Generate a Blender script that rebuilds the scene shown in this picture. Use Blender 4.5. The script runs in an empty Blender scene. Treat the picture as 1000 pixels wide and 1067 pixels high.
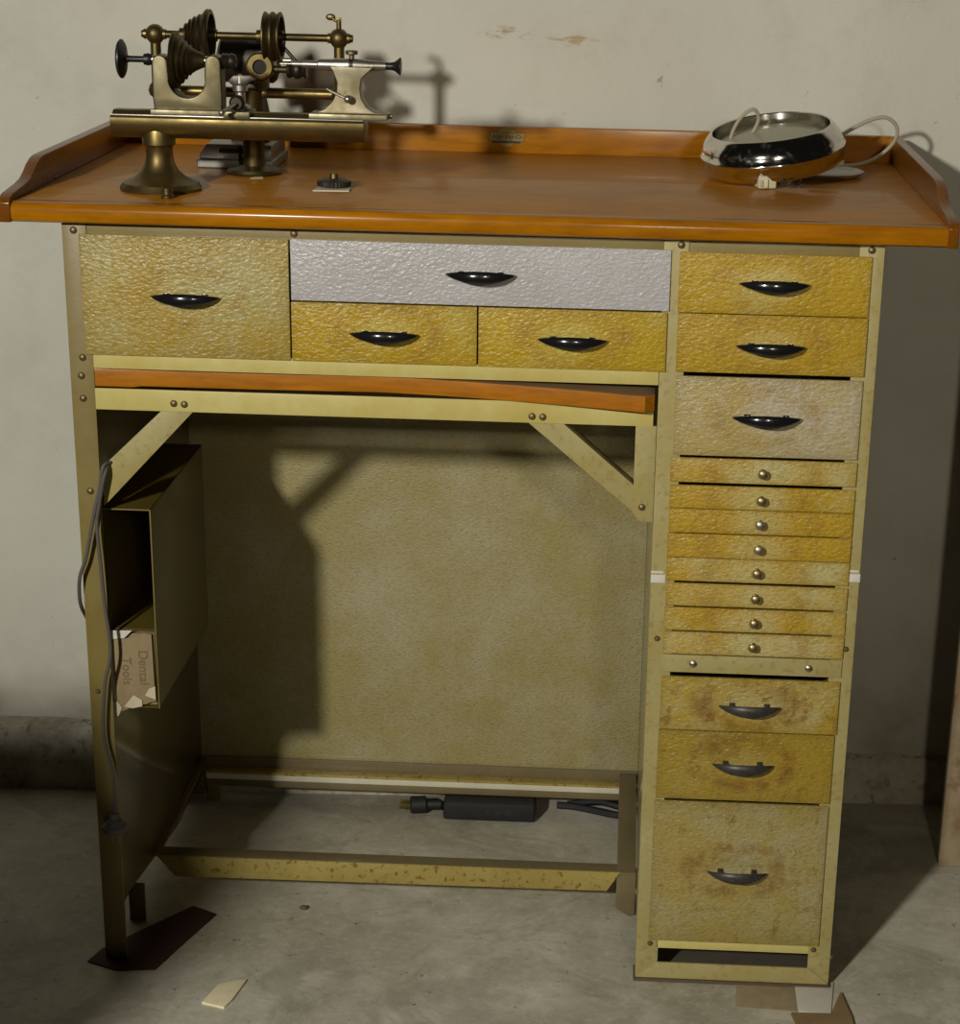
import bpy, bmesh, math, random
from mathutils import Vector, Matrix, noise
random.seed(7)
S = bpy.context.scene
COL = S.collection
R = math.radians

# ------------------------------------------------------------------ camera, light, exposure
cd = bpy.data.cameras.new('camera'); cam = bpy.data.objects.new('camera', cd); COL.objects.link(cam)
cam.location = (0.62317, -2.17922, 1.27399)
cam.rotation_euler = (1.225766, -0.020472, 0.045645)
cd.sensor_width = 36; cd.lens = 2087.36 / 1067 * 36
cd.shift_x = -(568.36 - 500) / 1067; cd.shift_y = (628.85 - 533.5) / 1067
cd.clip_start = .05
S.camera = cam
S.view_settings.view_transform = 'Standard'; S.view_settings.look = 'None'
S.view_settings.gamma = 1; S.view_settings.use_curve_mapping = False
S.view_settings.exposure = 0.0

w = bpy.data.worlds.new('world'); S.world = w; w.use_nodes = True
bg = w.node_tree.nodes['Background']; bg.inputs[0].default_value = (1, .93, .78, 1); bg.inputs[1].default_value = .006

def lamp(name, loc, power, size, col, aim=None, cone=60, blend=1.0):
    d = bpy.data.lights.new(name, 'SPOT' if aim else 'POINT'); d.energy = power; d.shadow_soft_size = size; d.color = col
    o = bpy.data.objects.new(name, d); o.location = loc; COL.objects.link(o)
    if aim:
        d.spot_size = R(cone); d.spot_blend = blend
        from mathutils import Vector as V_
        o.rotation_euler = (V_(aim) - V_(loc)).to_track_quat('-Z', 'Y').to_euler()
    return o
lamp('key_lamp', (-.76, -3.1, 1.90), 368, .085, (1, .955, .86), (.42, .4, .68), 44, .5)
lamp('side_lamp', (1.02, -2.5, 1.50), 48, .06, (1, .88, .70), (.98, .4, .95), 52)

# ------------------------------------------------------------------ node helpers
class N:
    def __init__(s, name):
        s.m = bpy.data.materials.new(name); s.m.use_nodes = True; s.t = s.m.node_tree
        s.b = s.t.nodes['Principled BSDF']; s.tc = s.t.nodes.new('ShaderNodeTexCoord')
        s.v = s.tc.outputs['Object']
    def L(s, a, b): s.t.links.new(a, b)
    def setin(s, n, k, v):
        if v is None: return
        if hasattr(v, 'is_linked') or hasattr(v, 'links'): s.L(v, n.inputs[k])
        else: n.inputs[k].default_value = v
    def mapping(s, scale=(1, 1, 1), rot=(0, 0, 0), loc=(0, 0, 0), v=None):
        n = s.t.nodes.new('ShaderNodeMapping'); s.L(v or s.v, n.inputs[0])
        n.inputs['Location'].default_value = loc; n.inputs['Rotation'].default_value = rot; n.inputs['Scale'].default_value = scale
        return n.outputs[0]
    def noise(s, scale, detail=3, rough=.55, v=None, dist=0):
        n = s.t.nodes.new('ShaderNodeTexNoise'); s.L(v or s.v, n.inputs['Vector'])
        n.inputs['Scale'].default_value = scale; n.inputs['Detail'].default_value = detail; n.inputs['Roughness'].default_value = rough
        n.inputs['Distortion'].default_value = dist
        return n.outputs['Fac']
    def voro(s, scale, v=None, feature='SMOOTH_F1'):
        n = s.t.nodes.new('ShaderNodeTexVoronoi'); n.feature = feature; s.L(v or s.v, n.inputs['Vector'])
        n.inputs['Scale'].default_value = scale
        return n.outputs['Distance']
    def ramp(s, f, stops):
        n = s.t.nodes.new('ShaderNodeValToRGB'); s.L(f, n.inputs[0]); e = n.color_ramp.elements
        while len(e) < len(stops): e.new(.5)
        for q, (p, c) in zip(e, stops):
            q.position = p; q.color = (c, c, c, 1) if isinstance(c, (int, float)) else (*c, 1)
        return n.outputs[0]
    def mix(s, f, a, b, mode='MIX'):
        n = s.t.nodes.new('ShaderNodeMix'); n.data_type = 'RGBA'; n.blend_type = mode
        s.setin(n, 0, f)
        for k, x in ((6, a), (7, b)):
            if isinstance(x, tuple): n.inputs[k].default_value = (*x, 1)
            else: s.L(x, n.inputs[k])
        return n.outputs[2]
    def math(s, op, a, b=None, clamp=False):
        n = s.t.nodes.new('ShaderNodeMath'); n.operation = op; n.use_clamp = clamp
        s.setin(n, 0, a); s.setin(n, 1, b); return n.outputs[0]
    def bump(s, h, strength=.5, dist=.001, nrm=None):
        n = s.t.nodes.new('ShaderNodeBump'); s.L(h, n.inputs['Height'])
        n.inputs['Strength'].default_value = strength; n.inputs['Distance'].default_value = dist
        if nrm: s.L(nrm, n.inputs['Normal'])
        return n.outputs[0]
    def sep(s, v=None):
        n = s.t.nodes.new('ShaderNodeSeparateXYZ'); s.L(v or s.v, n.inputs[0]); return n.outputs
    def done(s, col=None, rough=.5, metal=0, nrm=None, coat=0, coatr=.1, spec=None):
        if isinstance(col, tuple): s.b.inputs['Base Color'].default_value = (*col, 1)
        elif col is not None: s.L(col, s.b.inputs['Base Color'])
        s.setin(s.b, 'Roughness', rough); s.setin(s.b, 'Metallic', metal)
        if nrm: s.L(nrm, s.b.inputs['Normal'])
        s.b.inputs['Coat Weight'].default_value = coat; s.b.inputs['Coat Roughness'].default_value = coatr
        if spec is not None: s.b.inputs['Specular IOR Level'].default_value = spec
        return s.m

def plain(name, col, rough=.5, metal=0, var=.15, scale=60, coat=0):
    n = N(name); f = n.noise(scale)
    c = n.mix(f, tuple(x * (1 - var) for x in col), tuple(min(1, x * (1 + var)) for x in col))
    r = n.math('ADD', n.math('MULTIPLY', f, .2), rough - .1)
    return n.done(c, r, metal, coat=coat)

RUST = (.20, .095, .010); AMBER = (.36, .20, .018); GREY = (.40, .37, .27)
def hammered(name, base, amber, amt, seed=0, cell=150, handle=True, rust=.0, depth=.0012, hy=0.0, edge=.0, rough=.34, grime=True):
    """textured enamel: pebbled bump, yellowed varnish blotches, grime round the pull"""
    n = N(name)
    mv = n.mapping(loc=(seed * 1.7, seed * .9, seed * 2.3))
    big = n.noise(11, 3, .6, v=mv)
    fine = n.noise(70, 3, .6, v=mv)
    x, y, z = n.sep()
    f = n.math('ADD', n.math('MULTIPLY', big, 1.5), n.math('MULTIPLY', fine, .5))
    f = n.math('SUBTRACT', f, 1.0 - amt + .0)
    f = n.math('MULTIPLY', f, 2.2, True)
    c = n.mix(f, base, amber)
    if handle:
        d = n.math('ADD', n.math('POWER', n.math('MULTIPLY', x, 22), 2), n.math('POWER', n.math('MULTIPLY', n.math('SUBTRACT', z, hy), 40), 2))
        # wiped halo just behind the pull, darker grime outside
        ring = n.math('SUBTRACT', 1, n.math('MULTIPLY', n.math('ABSOLUTE', n.math('SUBTRACT', d, 1.5)), .8), True)
        blot = n.ramp(n.noise(38, 4, .7, v=mv), [(.40, 0), (.60, 1)])
        c = n.mix(n.math('MULTIPLY', n.math('MULTIPLY', ring, blot), .55 + rust * .55, True), c, RUST if rust > .3 else (.30, .17, .02))
        inner = n.math('SUBTRACT', .8, d, True)
        c = n.mix(n.math('MULTIPLY', inner, .7), c, base)
    if rust:
        sp = n.ramp(n.noise(48, 4, .7, v=mv), [(0, 0), (.56, 0), (.66, 1)])
        c = n.mix(n.math('MULTIPLY', sp, rust), c, RUST)
    wv = n.mapping(loc=(seed, 0, seed), scale=(.8, 1, 1.35), rot=(0, R(20), 0))
    v2 = n.noise(cell * 1.35, 3, .5, v=wv, dist=.7)
    v1 = n.voro(cell * 1.7, v=wv)
    h = n.math('ADD', n.math('MULTIPLY', v1, .5), n.math('MULTIPLY', v2, 1.2))
    # grime settles in the low spots of the pebbling and along the edges
    low = n.ramp(v2, [(.34, 1), (.52, 0)])
    if grime: c = n.mix(n.math('MULTIPLY', low, .42), c, tuple(q * .55 for q in amber))
    if handle:
        gx, gy, gz = n.sep(n.tc.outputs['Generated'])
        ez = n.math('POWER', n.math('ABSOLUTE', n.math('SUBTRACT', n.math('MULTIPLY', gz, 2), 1)), 5)
        ex = n.math('POWER', n.math('ABSOLUTE', n.math('SUBTRACT', n.math('MULTIPLY', gx, 2), 1)), 16)
        e = n.math('MULTIPLY', n.math('MAXIMUM', ez, ex), n.math('MULTIPLY', n.noise(24, 3, .6, v=mv), 1.1), True)
        c = n.mix(e, c, tuple(q * .62 for q in amber))
    return n.done(c, rough, .0, n.bump(h, .95, depth), coat=.7, coatr=.11)

def smooth_paint(name, base, stain, amt=.5, speck=0.0, rough=.38):
    n = N(name)
    f = n.ramp(n.noise(9, 5, .65), [(.5 - amt * .4, 0), (.95 - amt * .3, 1)])
    g = n.ramp(n.noise(60, 4, .6), [(.35, 0), (.75, 1)])
    c = n.mix(n.math('MULTIPLY', f, .9), base, stain)
    c = n.mix(n.math('MULTIPLY', g, .35), c, stain)
    if speck:
        sp = n.ramp(n.noise(130, 3, .6), [(0, 0), (.56, 0), (.65, 1)])
        c = n.mix(n.math('MULTIPLY', sp, speck), c, RUST)
    return n.done(c, rough, 0, n.bump(n.noise(220, 2), .15, .0006), coat=.2, coatr=.2)

M = {}
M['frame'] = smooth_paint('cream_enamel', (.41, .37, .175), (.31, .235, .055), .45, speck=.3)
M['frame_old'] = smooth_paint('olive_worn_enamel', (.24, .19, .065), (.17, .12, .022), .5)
M['frame_lit'] = smooth_paint('cream_enamel_lit', (.60, .54, .22), (.46, .35, .06), .4)  # brighter copy of the cream frame enamel, light put into the colour
M['rail_rust'] = smooth_paint('speckled_yellow_enamel', (.42, .35, .11), (.27, .19, .035), .6, speck=.9)
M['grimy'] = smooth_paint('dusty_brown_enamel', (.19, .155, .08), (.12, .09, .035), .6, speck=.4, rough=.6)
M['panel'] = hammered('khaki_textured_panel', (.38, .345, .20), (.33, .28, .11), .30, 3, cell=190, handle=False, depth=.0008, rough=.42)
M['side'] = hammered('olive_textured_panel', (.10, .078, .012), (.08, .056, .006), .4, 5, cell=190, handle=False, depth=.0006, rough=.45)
M['rivet'] = plain('dull_brass_rivet', (.20, .15, .07), .45, .7)
M['screw'] = plain('nickel_screw', (.42, .38, .28), .35, .9)
M['black'] = plain('black_gloss_handle', (.010, .010, .011), .18, 0, coat=.5)
M['blackworn'] = plain('worn_black_handle', (.045, .042, .038), .42, .2, var=.7, scale=120)
M['comp_dark'] = plain('dark_shade_plate', (.075, .065, .045), .8)
M['dark'] = plain('dark_interior', (.02, .018, .014), .8)
M['tape'] = plain('white_tape', (.62, .60, .52), .6)

def wood(name, a, b, scale=(1.2, 14, 14), coat=.9, rough=.25, dark=(.10, .03, .004), wear=.35, coatr=.12):
    n = N(name)
    mv = n.mapping(scale=scale)
    g = n.noise(5, 5, .6, v=mv, dist=1.2)
    g2 = n.noise(22, 3, .6, v=n.mapping(scale=(1, 7, 7)))
    c = n.mix(n.ramp(g, [(.3, 0), (.72, 1)]), a, b)
    c = n.mix(n.math('MULTIPLY', n.ramp(g2, [(.45, 0), (.75, 1)]), .35), c, dark)
    bl = n.ramp(n.noise(7, 4, .6), [(.45, 0), (.75, 1)])
    c = n.mix(n.math('MULTIPLY', bl, wear), c, dark)
    nr = n.bump(n.noise(30, 3, .5, v=n.mapping(scale=(.5, 2, 2))), .10, .002)
    return n.done(c, rough, 0, nr, coat=coat, coatr=coatr, spec=.15)
M['top'] = wood('varnished_desktop', (.50, .205, .005), (.38, .145, .004), coat=.17, rough=.4, coatr=.05, wear=.3)
M['nosing'] = wood('orange_varnished_nosing', (.42, .165, .003), (.33, .118, .002), wear=.4, coat=.25, coatr=.18)
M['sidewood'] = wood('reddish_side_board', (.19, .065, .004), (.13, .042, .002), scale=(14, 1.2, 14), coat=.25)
M['tray'] = wood('orange_tray_board', (.44, .165, .006), (.36, .125, .004), coat=.12, rough=.4)
M['greywood'] = wood('weathered_tray_top', (.19, .14, .08), (.15, .10, .05), coat=0, rough=.7)

# ------------------------------------------------------------------ mesh helpers
class MB:
    def __init__(s): s.b = bmesh.new()
    def add(s, t):
        me = bpy.data.meshes.new('t'); t.to_mesh(me); s.b.from_mesh(me); bpy.data.meshes.remove(me); t.free(); return s
    def box(s, x0, x1, y0, y1, z0, z1, bev=.0008, seg=2, rot=None, mat=0):
        t = bmesh.new(); bmesh.ops.create_cube(t, size=1)
        c = Vector(((x0 + x1) / 2, (y0 + y1) / 2, (z0 + z1) / 2))
        for v in t.verts: v.co = Vector((v.co.x * (x1 - x0), v.co.y * (y1 - y0), v.co.z * (z1 - z0)))
        if bev: bmesh.ops.bevel(t, geom=t.edges[:], offset=bev, segments=seg, profile=.6, affect='EDGES')
        if rot: bmesh.ops.rotate(t, verts=t.verts[:], cent=(0, 0, 0), matrix=rot)
        bmesh.ops.translate(t, verts=t.verts[:], vec=c)
        for f in t.faces: f.material_index = mat
        return s.add(t)
    def prism(s, pts, axis, a0, a1, bev=.0005, seg=2, mat=0):
        """pts: 2D outline; axis 'x' (pts=(y,z)), 'y' (pts=(x,z)), 'z' (pts=(x,y)); extruded a0..a1"""
        t = bmesh.new()
        def P(p, a): return {'x': (a, p[0], p[1]), 'y': (p[0], a, p[1]), 'z': (p[0], p[1], a)}[axis]
        v0 = [t.verts.new(P(p, a0)) for p in pts]; v1 = [t.verts.new(P(p, a1)) for p in pts]
        n = len(pts); t.faces.new(v0); t.faces.new(v1[::-1])
        for i in range(n): t.faces.new((v0[i], v1[i], v1[(i + 1) % n], v0[(i + 1) % n]))
        bmesh.ops.recalc_face_normals(t, faces=t.faces[:])
        if bev:
            es = [e for e in t.edges if e.calc_face_angle(0) > R(28)]
            bmesh.ops.bevel(t, geom=es, offset=bev, segments=seg, profile=.6, affect='EDGES', clamp_overlap=True)
        for f in t.faces: f.material_index = mat
        return s.add(t)
    def lathe(s, o, d, prof, seg=40, closed=False, mat=0):
        """revolve prof [(distance along d, radius)] about the axis through o along d"""
        t = bmesh.new(); d = Vector(d).normalized(); u = d.orthogonal().normalized(); v = d.cross(u); o = Vector(o)
        rings = []
        for (h, r) in prof:
            if r < 1e-6: rings.append([t.verts.new(o + d * h)])
            else: rings.append([t.verts.new(o + d * h + (u * math.cos(a) + v * math.sin(a)) * r) for a in (2 * math.pi * k / seg for k in range(seg))])
        m = len(rings)
        for i in range(m if closed else m - 1):
            A, B = rings[i], rings[(i + 1) % m]
            for k in range(seg):
                a0, a1 = A[k % len(A)], A[(k + 1) % len(A)]; b0, b1 = B[k % len(B)], B[(k + 1) % len(B)]
                vs = []
                for q in (a0, b0, b1, a1):
                    if q not in vs: vs.append(q)
                if len(vs) > 2:
                    try: t.faces.new(vs)
                    except ValueError: pass
        if not closed:
            for Rr in (rings[0], rings[-1]):
                if len(Rr) > 2: t.faces.new(Rr)
        bmesh.ops.recalc_face_normals(t, faces=t.faces[:])
        for f in t.faces: f.material_index = mat
        return s.add(t)
    def cyl(s, a, b, r, seg=28, ch=None, mat=0):
        a = Vector(a); b = Vector(b); L = (b - a).length; c = min(r * .15, L * .2) if ch is None else ch
        return s.lathe(a, b - a, [(0, 0), (0, r - c), (c, r), (L - c, r), (L, r - c), (L, 0)], seg, mat=mat)
    def ball(s, c, r, sc=(1, 1, 1), seg=24):
        t = bmesh.new(); bmesh.ops.create_uvsphere(t, u_segments=seg, v_segments=seg // 2, radius=r)
        for v in t.verts: v.co = Vector((v.co.x * sc[0], v.co.y * sc[1], v.co.z * sc[2]))
        bmesh.ops.translate(t, verts=t.verts[:], vec=c); return s.add(t)
    def tube(s, pts, r, seg=10, sub=8):
        P = [Vector(p) for p in pts]; Q = []
        for i in range(len(P) - 1):
            p0 = P[max(i - 1, 0)]; p1 = P[i]; p2 = P[i + 1]; p3 = P[min(i + 2, len(P) - 1)]
            for k in range(sub):
                t = k / sub
                Q.append(.5 * ((2 * p1) + (p2 - p0) * t + (2 * p0 - 5 * p1 + 4 * p2 - p3) * t * t + (3 * p1 - p0 - 3 * p2 + p3) * t ** 3))
        Q.append(P[-1]); t = bmesh.new(); rings = []; u = None
        for i, q in enumerate(Q):
            d = (Q[min(i + 1, len(Q) - 1)] - Q[max(i - 1, 0)]).normalized()
            u = d.orthogonal().normalized() if u is None else (u - d * u.dot(d)).normalized()
            v = d.cross(u); rr = r(i / (len(Q) - 1)) if callable(r) else r
            rings.append([t.verts.new(q + (u * math.cos(a) + v * math.sin(a)) * rr) for a in (2 * math.pi * k / seg for k in range(seg))])
        for A, B in zip(rings, rings[1:]):
            for k in range(seg): t.faces.new((A[k], A[(k + 1) % seg], B[(k + 1) % seg], B[k]))
        t.faces.new(rings[0]); t.faces.new(rings[-1]); bmesh.ops.recalc_face_normals(t, faces=t.faces[:])
        return s.add(t)
    def build(s, name, mats, parent=None, origin=None, angle=32):
        if not isinstance(mats, (list, tuple)): mats = [mats]
        b = s.b; b.normal_update()
        for f in b.faces: f.smooth = True
        for e in b.edges:
            if len(e.link_faces) == 2 and e.calc_face_angle(0) > R(angle): e.smooth = False
        if origin is None:
            lo = [min(v.co[i] for v in b.verts) for i in range(3)]; hi = [max(v.co[i] for v in b.verts) for i in range(3)]
            origin = Vector([(a + c) / 2 for a, c in zip(lo, hi)])
            if parent is None: origin.z = lo[2]
        origin = Vector(origin)
        bmesh.ops.translate(b, verts=b.verts[:], vec=-origin)
        me = bpy.data.meshes.new(name); b.to_mesh(me); b.free()
        for m in mats: me.materials.append(m)
        o = bpy.data.objects.new(name, me); COL.objects.link(o)
        o['_w'] = tuple(origin)
        if parent is not None:
            o.parent = parent; o.location = origin - Vector(parent['_w'])
        else: o.location = origin
        return o

def tag(o, label, cat, group=None):
    o['label'] = label; o['category'] = cat
    if group: o['group'] = group
    return o
def thing(name, loc, label, cat, group=None):
    o = bpy.data.objects.new(name, None); o.empty_display_size = .05; COL.objects.link(o); o.location = loc; o['_w'] = tuple(loc)
    return tag(o, label, cat, group)
def struct(o): o['kind'] = 'structure'; return o

# ------------------------------------------------------------------ room: floor, wall, foundation curb
def floor_mat():
    n = N('stained_concrete_floor')
    a = n.noise(3.2, 6, .65); b = n.noise(14, 5, .7); c_ = n.noise(90, 3, .6)
    c = n.mix(n.ramp(a, [(.36, 0), (.66, 1)]), (.35, .325, .235), (.72, .70, .585))
    c = n.mix(n.math('MULTIPLY', n.ramp(b, [(.42, 0), (.68, 1)]), .6), c, (.43, .405, .31))
    c = n.mix(n.math('MULTIPLY', n.ramp(c_, [(.5, 0), (.7, 1)]), .3), c, (.72, .70, .60))
    st = n.ramp(n.noise(6.5, 7, .72, dist=.8), [(.50, 0), (.60, 1)])
    c = n.mix(n.math('MULTIPLY', st, .34), c, (.20, .17, .11))
    sp = n.ramp(n.noise(55, 4, .8), [(0, 0), (.64, 0), (.69, 1)])
    c = n.mix(n.math('MULTIPLY', sp, .85), c, (.07, .05, .03))
    x, y, z = n.sep()
    # colour darkens towards the wall
    d = n.math('MULTIPLY', n.math('SUBTRACT', y, .2), 2.4, True)
    c = n.mix(n.math('MULTIPLY', d, .38), c, (.07, .06, .045))
    r = n.math('SUBTRACT', .75, n.math('MULTIPLY', a, .25))
    nr = n.bump(n.math('ADD', b, n.math('MULTIPLY', c_, .3)), .35, .004)
    return n.done(c, r, 0, nr)
def wall_mat():
    n = N('aged_painted_plaster')
    a = n.noise(2.4, 5, .6); b = n.noise(9, 5, .65); f = n.noise(120, 2, .5)
    c = n.mix(n.ramp(a, [(.35, 0), (.7, 1)]), (.53, .52, .44), (.61, .605, .52))
    c = n.mix(n.math('MULTIPLY', n.ramp(b, [(.52, 0), (.72, 1)]), .35), c, (.42, .39, .31))
    sp = n.ramp(n.noise(42, 3, .8), [(0, 0), (.70, 0), (.74, 1)])
    c = n.mix(n.math('MULTIPLY', sp, .55), c, (.16, .13, .09))
    x, y, z = n.sep()
    # peeled, rusty scratches high on the wall
    mv = n.mapping(scale=(22, 1, 75), rot=(0, R(8), 0))
    sc = n.ramp(n.noise(1.0, 5, .7, v=mv, dist=.6), [(0, 0), (.53, 0), (.60, 1)])
    for (cx, cz, rx, rz) in ((.455, 1.088, .048, .011), (.535, 1.082, .042, .010)):
        e = n.math('ADD', n.math('POWER', n.math('DIVIDE', n.math('SUBTRACT', x, cx), rx), 2), n.math('POWER', n.math('DIVIDE', n.math('SUBTRACT', z, cz), rz), 2))
        e = n.math('SUBTRACT', 1, e, True)
        c = n.mix(n.math('MULTIPLY', n.math('MULTIPLY', e, 1.0, True), sc), c, (.34, .27, .12))
    # grime creeping up from the footing and a hairline crack on it
    g = n.math('MULTIPLY', n.math('SUBTRACT', .33, z), 2.6, True)
    c = n.mix(n.math('MULTIPLY', g, n.ramp(b, [(.3, .25), (.7, 1)])), c, (.20, .165, .10))
    nr = n.bump(n.math('ADD', n.math('MULTIPLY', b, 1.0), n.math('MULTIPLY', f, .12)), .35, .006)
    return n.done(c, .62, 0, nr)
M['floor'] = floor_mat(); M['wall'] = wall_mat()
fl = MB().box(-2.2, 3.2, -3.2, .8, -.06, 0, 0).build('floor', M['floor'], origin=(0, 0, 0)); struct(fl)
def wy(x): return .533 + .028 * (x + .05)
wl = MB(); wl.prism([(-2.2, wy(-2.2)), (3.2, wy(3.2)), (3.2, .9), (-2.2, .9)], 'z', 0, 2.7, 0)
struct(wl.build('wall_back', M['wall'], origin=(0, 0, 0)))
def curb_mat():
    n = N('rough_concrete_footing')
    b = n.noise(12, 6, .7); a = n.noise(50, 4, .7)
    c = n.mix(n.ramp(b, [(.35, 0), (.65, 1)]), (.27, .235, .165), (.50, .475, .39))
    c = n.mix(n.math('MULTIPLY', n.ramp(a, [(.55, 0), (.7, 1)]), .7), c, (.07, .055, .035))
    return n.done(c, .85, 0, n.bump(n.math('ADD', b, n.math('MULTIPLY', a, .4)), .8, .008))
def curb():
    t = bmesh.new(); xs = [-2.2 + i * .02 for i in range(271)]; rows = []
    for x in xs:
        f = .490 + .040 * x if x < 0 else .490 + .046 * x
        f = min(f, wy(x) - .006) if x > -2 else f
        h = .092 - .026 * max(0, min(1, (x + .2) / 1.3)); nn = noise.noise(Vector((x * 9, 0, 3))) * .004; n2 = noise.noise(Vector((x * 21, 5, 3))) * .004
        p = [(f + nn, -.01), (f + nn + .001, h * .45), (f + nn + .004 + n2, h * .8 + n2), (f + nn + .011, h + n2), (wy(x) + .02, h + .004)]
        rows.append([t.verts.new((x, a, b)) for a, b in p])
    for A, B in zip(rows, rows[1:]):
        for i in range(4): t.faces.new((A[i], B[i], B[i + 1], A[i + 1]))
    bmesh.ops.recalc_face_normals(t, faces=t.faces[:])
    m = MB(); m.add(t); o = m.build('trim_1', curb_mat(), origin=(0, 0, 0), angle=60); struct(o)
curb()

# ------------------------------------------------------------------ the bench
B = thing('watchmaker_bench', (.45, .25, 0), 'old cream and yellow enamelled metal workbench with many drawers and an orange varnished wooden top', 'workbench')
def rivet(parent, x, z, y=0, r=.0042, m=None, d=(0, -1, 0)):
    MB().lathe((x, y, z), d, [(-.001, r), (0, r), (.0010, r * .93), (.0022, r * .6), (.0027, 0)], 16).build('rivet', m or M['rivet'], parent)
def screw(parent, x, z, y=0, r=.0046):
    t = MB(); t.lathe((x, y, z), (0, -1, 0), [(-.001, r), (0, r), (.0010, r * .93), (.0022, r * .6), (.0027, 0)], 18)
    t.box(x - r * .75, x + r * .75, y - .0031, y - .002, z - .0004, z + .0004, 0, mat=1)
    t.build('screw', [M['screw'], M['dark']], parent)
ZT = .915
def Lpost(x0, x1, z0, side, mat, name='corner_post', y=0, dirn=1):
    """angle iron: front flange x0..x1 and a side flange on 'side'"""
    m = MB(); m.box(x0, x1, y, y + .003 * dirn if dirn > 0 else y, z0, ZT, .0007) if dirn > 0 else m.box(x0, x1, y - .003, y, z0, ZT, .0007)
    xs = (x0, x0 + .003) if side < 0 else (x1 - .003, x1)
    e0, e1 = (.0004, 0) if side < 0 else (0, .0004)
    if dirn > 0: m.box(xs[0] + e0, xs[1] - e1, y + .0020, y + .027, z0 + .0004, ZT - .0004, .0003)
    else: m.box(xs[0] + e0, xs[1] - e1, y - .027, y - .0020, z0 + .0004, ZT - .0004, .0003)
    return m.build(name, mat, B)
YB = .478
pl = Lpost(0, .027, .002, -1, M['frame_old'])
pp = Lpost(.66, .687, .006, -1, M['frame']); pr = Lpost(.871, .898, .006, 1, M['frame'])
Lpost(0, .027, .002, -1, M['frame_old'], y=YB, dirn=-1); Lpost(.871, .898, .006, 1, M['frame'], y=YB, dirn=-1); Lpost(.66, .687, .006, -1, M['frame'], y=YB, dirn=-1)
for x, z in ((.013, .906), (.015, .764), (.0125, .743), (.013, .717), (.0150, .608)): rivet(pl, x, z)
rivet(pl, .010, .36, r=.003)
rivet(pp, .6700, .452, r=.0035); rivet(pp, .6785, .9085); rivet(pr, .884, .9085); rivet(pr, .8885, .447, r=.0035)
rivet(pp, .6770, .052, r=.0035); rivet(pr, .8770, .052, r=.0035)
for x0, x1, z in ((.6597, .6764, .5255), (.8845, .8985, .5345)):
    t = MB(); t.box(x0, x1, -.0008, .001, z - .0048, z + .0048, .0002); t.box(x0, x1 - .002, -.0007, .001, z + .0066, z + .0092, .0002)
    t.build('tape_strip', M['tape'], pp if x0 < .8 else pr)
# top rails behind the drawers
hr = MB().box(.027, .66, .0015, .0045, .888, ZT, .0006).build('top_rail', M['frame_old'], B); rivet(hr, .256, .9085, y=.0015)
MB().box(.687, .871, .0015, .0045, .888, ZT, .0006).build('top_rail', M['frame_old'], B)
# rail under the kneehole drawers and the rail carrying the tray
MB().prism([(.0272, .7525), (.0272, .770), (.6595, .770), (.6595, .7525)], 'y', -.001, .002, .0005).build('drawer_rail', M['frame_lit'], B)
MB().box(.027, .66, .004, YB - .004, .7515, .7535, 0).build('drawer_deck', M['dark'], B)
lr = MB()
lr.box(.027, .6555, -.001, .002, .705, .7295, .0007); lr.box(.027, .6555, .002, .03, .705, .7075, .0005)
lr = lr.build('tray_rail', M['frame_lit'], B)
for x, z in ((.116, .7145), (.128, .7138), (.520, .7125), (.532, .7122)): rivet(lr, x, z, y=-.001)
# braces
b1 = MB(); b1.prism([(.1015, .7055), (.1375, .7055), (.0300, .5905), (.0290, .636)], 'y', .0005, .003, .0004)
b1.prism([(.1375, .7055), (.1355, .7055), (.0285, .5905), (.0300, .5905)], 'y', .003, .022, .0002); b1.build('left_brace', M['frame'], B)
b2 = MB(); b2.prism([(.515, .7055), (.5545, .7055), (.637, .6355), (.637, .604)], 'y', .0005, .003, .0004)
b2.prism([(.5545, .7055), (.5515, .7055), (.634, .6355), (.637, .6355)], 'y', .003, .024, .0002); b2.build('right_brace', M['frame'], B)
b3 = MB().prism([(.6362, .7055), (.6595, .7055), (.6595, .5935), (.6445, .5935), (.6362, .603)], 'y', -.0005, .002, .0004).build('brace_plate', M['frame'], B)
rivet(b3, .6465, .6105, y=-.0005)
# sheet metal: back panel, left side, pedestal sides and back
MB().box(.003, .66, YB - .004, YB - .001, .055, .905, .0003).build('back_panel', M['panel'], B, origin=(.33, YB, .4))
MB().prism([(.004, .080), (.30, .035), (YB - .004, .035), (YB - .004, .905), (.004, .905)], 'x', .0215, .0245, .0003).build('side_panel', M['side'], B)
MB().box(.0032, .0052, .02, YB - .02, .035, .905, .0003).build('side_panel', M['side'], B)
MB().box(.6602, .6625, .0280, YB - .004, .03, .905, .0003).build('pedestal_side', M['panel'], B)
MB().box(.8925, .8948, .0035, YB - .004, .03, .905, .0003).build('pedestal_side', M['panel'], B)
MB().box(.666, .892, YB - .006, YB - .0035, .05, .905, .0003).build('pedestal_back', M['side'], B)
MB().box(.666, .892, .03, YB - .01, .0455, .0475, .0003).build('pedestal_bottom', M['grimy'], B)
MB().box(.6635, .8925, .0310, YB - .01, .0035, .0060, .0003).build('pedestal_shade_plate', M['comp_dark'], B)  # added dark plate, its colour stands in for shade inside the pedestal base

# pedestal foot: mitred angle frame + toe rail
ft = MB()
ft.prism([(.6600, .0048), (.8980, .0048), (.8725, .0265), (.6855, .0265)], 'y', -.0012, .0018, .0006)
ft.box(.6600, .8980, .0018, .030, .0045, .0072, .0006)
ft.build('foot_frame', M['frame'], B)
MB().box(.6580, .9000, -.0035, .03, .0005, .0043, .0006).build('foot_shim', plain('brown_foot_edge', (.10, .07, .035), .7), B)
MB().box(.6845, .8712, .0000, .0025, .0460, .0565, .0006).build('toe_rail', M['frame_lit'], B)

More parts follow.
